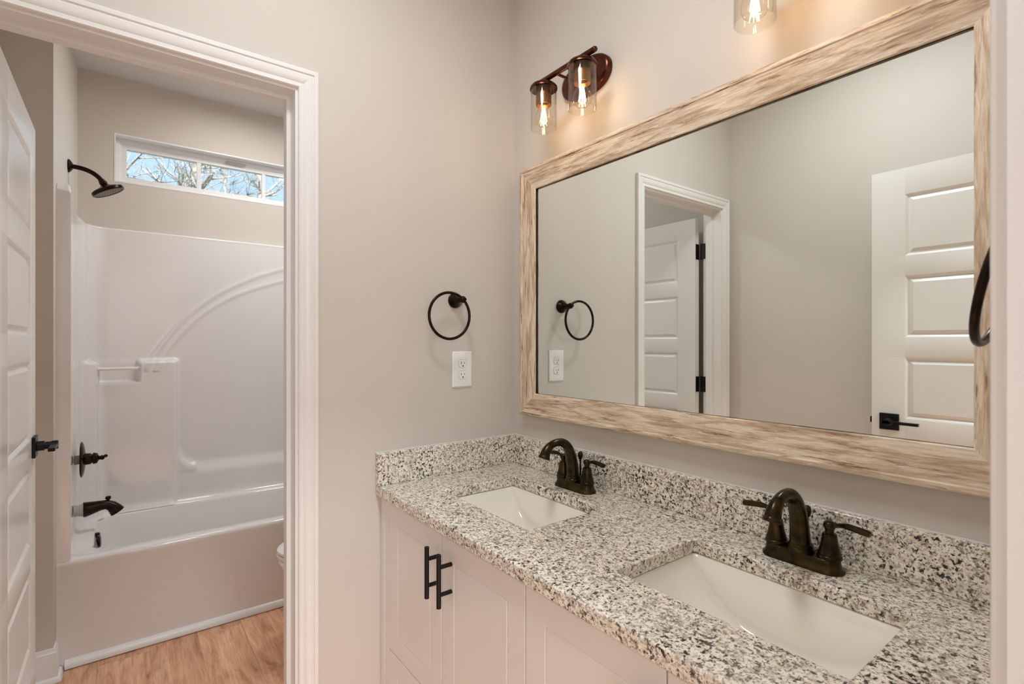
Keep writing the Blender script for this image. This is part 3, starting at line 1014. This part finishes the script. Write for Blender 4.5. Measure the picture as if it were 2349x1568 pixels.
def dline(P, y, z):
    best = 9
    for (a, b), (c, d) in zip(P, P[1:]):
        if min(a, c) - 0.05 > y or max(a, c) + 0.05 < y: continue
        dx, dz = c - a, d - b
        t_ = max(0, min(1, ((y - a) * dx + (z - b) * dz) / (dx * dx + dz * dz)))
        q = math.hypot(y - a - t_ * dx, z - b - t_ * dz)
        if q < best: best = q
    return best


def sst(a, b, x):
    t_ = max(0, min(1, (x - a) / (b - a))); return t_ * t_ * (3 - 2 * t_)


CR = 0.085
def path_pt(u):
    """u<0 along the left end panel & corner; returns x,y,nx,ny (inward normal), yeq"""
    La = (XF - (XBK + CR)); Lc = CR * PI / 2; Lb = (YR_ - CR) - (YL + CR)
    SK = 0.026
    def sk(x):
        f_ = (XF - x) / (XF - XBK)
        return -0.017 * sst(0.0, 0.09, f_) + (0.017 + SK) * sst(0.5, 1.0, f_)
    if u < La: return XF - u, YL + sk(XF - u), 0, 1, YL + SK - (La - u)
    u -= La
    if u < Lc:
        a = u / CR
        return XBK + CR - CR * math.sin(a), YL + sk(XBK + CR - CR * math.sin(a)) + CR - CR * math.cos(a), math.sin(a), math.cos(a), YL + SK + CR - (Lc - u)
    u -= Lc
    if u < Lb:
        yy = YL + CR + u + SK * (1 - u / Lb)
        return XBK, yy, 1, 0, yy
    u -= Lb
    if u < Lc:
        a = u / CR
        return XBK + CR - CR * math.cos(a), YR_ - CR + CR * math.sin(a), math.cos(a), -math.sin(a), YR_ - CR + u
    u -= Lc
    return XBK + CR + u, YR_, 0, -1, YR_ + u


def relief(ye, z):
    r_ = 0.0
    left_end = YL + 0.026 + CR - CR * PI / 2      # start of the corner
    if ye > left_end - 0.05:
        # lower raised block with a recessed field to its right
        edge = -0.945
        a = 1 - sst(edge, edge + 0.035, ye) if z < 1.268 else 0
        b = 1 - sst(0.580, 0.665, z)
        # rounded inner corner of the recess
        if ye > edge and z > 0.60:
            cy_, cz_ = edge + 0.12, 0.74
            if ye < cy_ and z < cz_:
                dd = math.hypot(ye - cy_, z - cz_)
                b = max(b, sst(0.07, 0.12, dd))
        top = 1 - sst(1.236, 1.268, z)
        r_ = 0.048 * max(a * top, b * 0.6) * sst(left_end - 0.05, left_end + 0.02, ye)
        # soap niche
        ny = sst(-1.335, -1.325, ye) * (1 - sst(-1.112, -1.102, ye))
        nz = sst(1.128, 1.148, z)
        r_ *= 1 - 0.92 * ny * nz
        if z > 1.19 and ye > -1.08:
            du, dl = dline(ARU, ye, z), dline(ARL, ye, z)
            r_ += 0.006 * math.exp(-(du / 0.010) ** 2) + 0.006 * math.exp(-(dl / 0.010) ** 2)
    return r_


Ltot = 2 * (XF - (XBK + CR)) + CR * PI + (YR_ - CR) - (YL + CR)
us = []
u = 0.0
while u < Ltot:
    us.append(u); u += 0.009 if 0.5 < u < 1.75 else 0.025
us.append(Ltot)
g = G(); rings = []
ztop_f, ztop_b = 2.015, 1.972
zs = [RIM - 0.004, RIM + 0.003, RIM + 0.012, RIM + 0.03]
z = RIM + 0.05
while z < 1.95:
    zs.append(z)
    z += 0.0045 if (1.12 < z < 1.275) else 0.0105
for u in us:
    x, y, nx_, ny_, ye = path_pt(u)
    dd = min(1.0, max(0.0, (XF - x) / 0.70))
    zt = ztop_f + (ztop_b - ztop_f) * sst(0.05, 0.9, dd)
    if XF - x < 0.03: zt -= 0.03 * (1 - math.sqrt(max(0, 1 - (1 - (XF - x) / 0.03) ** 2)))
    row = []
    for k, z in enumerate(zs):
        off = relief(ye, z)
        if z < RIM + 0.03: off += 0.028 * (1 - math.sqrt(max(0, 1 - (1 - (z - RIM + 0.004) / 0.034) ** 2)))
        zz = z if z < 1.9 else 1.9 + (z - 1.9) * (zt - 0.012 - 1.9) / (1.95 - 1.9)
        row.append((x + nx_ * off, y + ny_ * off, zz))
    lim = []
    if ny_ > 1e-6: lim.append((y - (TYP + (TYPB - TYP) * (-1.215 - x) / 0.835)) / ny_)
    if nx_ > 1e-6: lim.append((x - TX) / nx_)
    if ny_ < -1e-6: lim.append((TYR - y) / -ny_)
    reach = min(lim) - 0.0012
    for o_, dz in ((0.001, -0.008), (-0.004, -0.002), (-0.010, 0.0), (-reach, 0.0)):
        row.append((x + nx_ * o_, y + ny_ * o_, zt + dz))
    rings.append(row)
# front flange: wrap the first and last columns out to the side walls
nz0 = len(zs)
first = [(XF, TYP + 0.0015, p[2] - (0.004 if k >= nz0 - 2 else 0)) for k, p in enumerate(rings[0])]
f2_ = [(XF, YL - 0.008 if k < nz0 else min(YL - 0.008, p[1]), p[2]) for k, p in enumerate(rings[0])]
f1_ = [(XF - 0.002, YL - 0.002 if k < nz0 else min(YL - 0.002, p[1]), p[2]) for k, p in enumerate(rings[0])]
l2_ = [(XF, YR_ + 0.008, p[2]) for p in rings[-1]]
l1_ = [(XF - 0.002, YR_ + 0.002, p[2]) for p in rings[-1]]
last = [(XF, TYR - 0.0015, p[2]) for p in rings[-1]]
rings = [first, f2_, f1_] + rings[1:-1] + [l1_, l2_, last]
g.rings(rings, closed=False)
part('surround', g, M['tub'], tub, 70)
# little grab bar across the soap niche
g = G(); g.tube([(-1.895, -1.305, 1.212), (-1.925, -1.103, 1.212)], 0.0085, 18)
part('soap_bar', g, M['clear_bar'], tub, 50, label='milky towel bar across the soap niche')
g = G(); g.lathe([(0.010, 0), (0.010, 0.003)], T(-1.925, -1.1045, 1.212) @ R('X', 90), 18)
part('bar_socket', g, M['grey'], tub, 50)
# overflow cover on the drain end
g = G()
mo = T(-1.640, -1.292, 0.400) @ R('X', -90 + 4)
g.lathe([(0.034, 0.0), (0.036, 0.006), (0.037, 0.022), (0.034, 0.030), (0.020, 0.033), (1e-5, 0.034)], mo, 36)
part('overflow_cover', g, M['bronze'], tub, 40, label='dark bronze overflow cover')
g = G(); g.lathe([(0.034, 0.0775), (0.034, 0.080), (0.026, 0.082), (1e-5, 0.082)], T(-1.64, YL + 0.30, 0), 32)
part('drain', g, M['bronze'], tub, 40)

# ------------------------------------------------------------------ shower fittings (on the plumbing wall)
FX = -1.655
sh = thing('wall_shower', 'dark bronze shower head on a bent arm high on the plumbing wall', 'shower head', (FX, -1.3805, 2.184))
g = G(); g.lathe([(0.030, 0.0005), (0.031, 0.004), (0.027, 0.008), (0.016, 0.016), (0.011, 0.018)], R('X', -90), 32)
part('flange', g, M['bronze'], sh, 35)
arm_pts = bez((0, 0.010, 0), (0, 0.055, -0.002), (0, 0.082, -0.006), (0, 0.112, -0.034), 12) + [Vector((0, 0.1235, -0.047))]
g = G(); g.tube(arm_pts, 0.0106, 18)
part('arm', g, M['bronze'], sh, 50)
hd = Matrix.Translation((0, 0.1235, -0.047)) @ R('X', 180 + 27)
g = G(); g.sphere((0, 0.1235, -0.049), 0.0135)
g.lathe([(0.0145, 0.004), (0.0165, 0.008), (0.0165, 0.016), (0.0145, 0.019), (0.020, 0.026), (0.036, 0.034), (0.060, 0.041), (0.068, 0.046), (0.069, 0.056), (0.066, 0.062), (0.058, 0.062), (0.057, 0.059), (1e-5, 0.059)], hd, 44)
hh = part('head', g, M['bronze'], sh, 35)
g = G()
for rr, nn in ((0.012, 6), (0.024, 12), (0.036, 18), (0.049, 24)):
    for k in range(nn):
        a = 2 * PI * k / nn
        g.lathe([(0.0022, 0.0585), (0.0018, 0.0612), (1e-5, 0.0614)], hd @ T(rr * math.cos(a), rr * math.sin(a), 0), 8, cap=False)
nz_ = part('nozzles', g, M['grey'], hh, 40); nz_['kind'] = 'stuff'
g = G(); g.lathe([(1e-5, 0.0594), (0.056, 0.0594), (0.056, 0.0600), (1e-5, 0.0600)], hd, 40, cap=False)
part('spray_face', g, bronze('spray_face_brown', (0.20, 0.13, 0.10), (0.26, 0.18, 0.14), 0.5), hh, 40)

YE = YL - 0.0145          # face of the end panel at the fittings
vl = thing('shower_valve', 'dark bronze shower valve with round plate on the tub surround', 'shower valve', (FX, YE, 0.794))
g = G(); g.lathe([(0.0215, 0.0004), (0.0215, 0.030)], R('X', -90), 32)
part('sleeve', g, M['grey'], vl, 35, label='grey plastic sleeve behind the plate')
g = G(); g.lathe([(0.080, -0.002), (0.084, 0.001), (0.084, 0.004), (0.076, 0.009), (0.050, 0.0145), (0.026, 0.0175), (0.024, 0.018)], T(0, 0.026, 0) @ R('X', -90), 56)
part('round_plate', g, M['bronze'], vl, 35)
g = G(); g.lathe([(0.0280, 0.016), (0.0265, 0.034), (0.0255, 0.038), (0.0215, 0.039), (0.0215, 0.043), (0.0265, 0.0445), (0.0275, 0.048), (0.0240, 0.060), (0.0220, 0.0615), (0.013, 0.066), (0.0090, 0.069), (0.0090, 0.073)], T(0, 0.026, 0) @ R('X', -90), 36)
hb = part('handle', g, M['bronze'], vl, 35)
g = G(); g.sphere((0, 0.1045, 0), 0.0115); g.tube([(0, 0.109, 0.002), (0, 0.117, 0.007)], [0.005, 0.004], 12)
g.tube([(0, 0.116, 0.006), (0.014, 0.118, 0.010), (0.046, 0.120, 0.014), (0.050, 0.120, 0.0145)], [0.0052, 0.0066, 0.0078, 0.0056], 14)
part('lever', g, M['bronze'], hb, 50)

ts = thing('tub_spout', 'dark bronze tub spout with diverter knob above the bathtub rim', 'spout', (FX, YE, 0.553))
g = G(); g.lathe([(0.0265, 0.0004), (0.0255, 0.016), (0.033, 0.038)], R('X', -90), 28)
part('sleeve', g, M['grey'], ts, 35, label='grey plastic sleeve behind the spout')
g = G()
sp_pts = [(0, 0.036, 0.0), (0, 0.039, 0.0), (0, 0.068, 0.004), (0, 0.100, 0.009), (0, 0.122, 0.009), (0, 0.140, 0.000), (0, 0.154, -0.016), (0, 0.164, -0.032)]
g.tube(sp_pts, [0.0350, 0.0358, 0.0300, 0.0235, 0.0222, 0.0240, 0.0275, 0.0310], 28)
part('spout_body', g, M['bronze'], ts, 50)
g = G(); g.lathe([(0.0055, 0.020), (0.0055, 0.032), (0.0110, 0.036), (0.0120, 0.043), (0.009, 0.049), (1e-5, 0.050)], T(0, 0.128, 0.0), 20)
part('diverter_knob', g, M['bronze'], ts, 50)

# ------------------------------------------------------------------ toilet, mostly behind the doorway casing
to = thing('toilet', 'white toilet beside the bathtub, only the seat front showing past the doorway casing', 'toilet', (-0.88, -0.632, 0))
def egg(hw, y0, y1, z, n=44, pw=2.0):
    out = []
    yc = (y0 + y1) / 2; hl = (y1 - y0) / 2
    for k in range(n):
        a = 2 * PI * k / n
        c, s_ = math.cos(a), math.sin(a)
        wdt = hw * (1.0 + 0.10 * s_)
        out.append((wdt * c, yc + hl * s_, z))
    return out
g = G()
g.rings([egg(0.115, 0.22, 0.62, 0.0), egg(0.110, 0.22, 0.62, 0.03), egg(0.095, 0.20, 0.60, 0.10), egg(0.105, 0.14, 0.58, 0.18), egg(0.145, 0.06, 0.54, 0.27), egg(0.170, 0.018, 0.51, 0.345), egg(0.176, 0.006, 0.51, 0.372), egg(0.178, 0.000, 0.51, 0.385), egg(0.176, 0.001, 0.51, 0.396), egg(0.168, 0.010, 0.50, 0.400), egg(0.125, 0.05, 0.36, 0.398), egg(0.10, 0.09, 0.32, 0.30), egg(0.05, 0.16, 0.26, 0.22)])
g.box(-0.10, 0.10, 0.44, 0.62, 0.0, 0.39)
part('bowl', g, M['porcelain'], to, 45)
g = G(); g.rings([egg(0.176, -0.002, 0.47, 0.403), egg(0.180, -0.006, 0.47, 0.408), egg(0.180, -0.006, 0.47, 0.416), egg(0.177, -0.002, 0.47, 0.420)])
part('seat', g, M['plastic'], to, 40)
g = G(); g.rings([egg(0.174, 0.000, 0.47, 0.4225), egg(0.178, -0.004, 0.47, 0.427), egg(0.177, -0.003, 0.47, 0.436), egg(0.165, 0.010, 0.46, 0.442), egg(0.10, 0.07, 0.40, 0.444)])
part('lid', g, M['plastic'], to, 40)
g = G(); g.rings([rrect(-0.21, 0.21, 0.58, 0.765, 0.03, 0.385), rrect(-0.22, 0.22, 0.575, 0.768, 0.03, 0.72)])
part('tank', g, M['porcelain'], to, 40)
g = G(); g.rings([rrect(-0.228, 0.228, 0.565, 0.772, 0.03, 0.722), rrect(-0.228, 0.228, 0.565, 0.772, 0.03, 0.75), rrect(-0.22, 0.22, 0.573, 0.765, 0.03, 0.757)])
part('tank_lid', g, M['porcelain'], to, 40)
g = G(); g.tube([(-0.15, 0.575, 0.67), (-0.15, 0.560, 0.67)], 0.011, 14); g.tube([(-0.15, 0.558, 0.67), (-0.085, 0.556, 0.662)], 0.006, 12)
part('flush_lever', g, M['bronze'], to, 40)

# ------------------------------------------------------------------ bare trees outside the transom window
def tree(label, x, y, h, r0, lean, seed, pine=False, first=0.35, depth=5):
    rnd = random.Random(seed)
    t_ = thing('pine_tree' if pine else 'bare_tree', label, 'tree', (x, y, -0.5), group='trees outside the transom window')
    tr = G(); br_ = G()
    tips = []
    def grow(p, d, ln, r_, lev):
        steps = 4 if lev < 2 else 3
        pts = [p]; rr = [r_]
        q = p.copy(); dd = d.copy()
        for i in range(steps):
            dd = (dd + Vector((rnd.uniform(-.22, .22), rnd.uniform(-.22, .22), rnd.uniform(-.10, .18)))).normalized()
            q = q + dd * ln / steps
            pts.append(q.copy()); rr.append(r_ * (1 - 0.5 * (i + 1) / steps))
        br_.tube(pts, rr, 6 if lev < 2 else (4 if lev < 3 else 3))
        if lev >= depth:
            tips.append((q.copy(), dd.copy())); return
        nb = 3 if lev < 3 else rnd.choice((2, 3, 3))
        for k in range(nb):
            i = rnd.randint(1, steps)
            ax = Vector((rnd.uniform(-1, 1), rnd.uniform(-1, 1), rnd.uniform(-.5, .5))).normalized()
            nd = (dd + ax * rnd.uniform(.6, 1.1)).normalized()
            grow(pts[i], nd, ln * rnd.uniform(.55, .8), rr[i] * 0.72, lev + 1)
    pts = []; rr = []
    for i in range(13):
        f_ = i / 12
        pts.append(Vector((lean[0] * f_ * h + 0.10 * math.sin(i * 1.3 + seed), lean[1] * f_ * h + 0.12 * math.sin(i * 0.9 + seed * 2), h * f_)))
        rr.append(r0 * (1 - 0.75 * f_))
    tr.tube(pts, rr, 14)
    for i in range(3, 13):
        if i / 12 < first: continue
        for k in range(3):
            a = rnd.uniform(0, 2 * PI)
            nd = Vector((math.cos(a), math.sin(a), rnd.uniform(.0, .8))).normalized()
            grow(pts[i].copy(), nd, rnd.uniform(1.0, 2.0), rr[i] * 0.42, 1)
    part('trunk', tr, M['bark'], t_, 60)
    part('branches', br_, M['bark'], t_, 60)
    if pine:
        g = G()
        for q, dd in tips[::3]:
            for k in range(14):
                nd = (dd + Vector((rnd.uniform(-1, 1), rnd.uniform(-1, 1), rnd.uniform(-1, 1)))).normalized()
                g.tube([q, q + nd * rnd.uniform(0.12, 0.20)], [0.0035, 0.001], 3)
        o = part('needles', g, M['pine'], t_, 0); o['kind'] = 'stuff'
    return t_


tree('bare winter tree with a forked pale trunk, seen through the left window light', -17.84, 0.59, 11.0, 0.26, (0.0, 0.0), 3, first=0.30)
tree('straight thick-barked tree seen through the right end of the window', -34.0, 5.80, 19.0, 0.42, (0.0, 0.0), 11, first=0.45, depth=4)
tree('evergreen with pale branches at the left edge of the window', -9.6, -1.45, 6.3, 0.11, (0.02, 0.03), 5, pine=True, first=0.30, depth=4)
tree('thin bare tree standing between the two thicker trunks', -25.0, 2.8, 13.5, 0.13, (0.02, -0.02), 21, first=0.30)

# ------------------------------------------------------------------ flush ceiling lamps (above the frame); hall, vanity, toilet ones added for fill
def flush_lamp(label, x, y, k=1.0):
    t_ = thing('ceiling_light', label, 'ceiling light', (x, y, ZC), group='flush round ceiling lamps')
    g = G(); g.lathe([(0.175, -0.0005), (0.175, -0.022), (0.168, -0.026), (0.160, -0.024), (0.160, -0.0005)], None, 40, cap=False)
    part('ring', g, M['trim'], t_, 40).scale = (k, k, 1)
    g = G(); g.lathe([(0.160, -0.010), (0.158, -0.018), (0.120, -0.030), (0.060, -0.037), (1e-5, -0.039)], None, 40, cap=False)
    part('diffuser', g, emit('lit_diffuser', (1.0, 0.97, 0.94), 4.0), t_, 60).scale = (k, k, 1)
    return t_

flush_lamp('added fill ceiling lamp in the hall, unseen behind the camera', 2.6, -0.9)
flush_lamp('added fill ceiling lamp over the vanity room, out of view', 0.78, -0.85)
flush_lamp('small flush round ceiling lamp over the bathtub', -1.50, -0.62, 0.75)
flush_lamp('small added fill ceiling lamp over the toilet, out of view', -1.15, 0.02, 0.75)
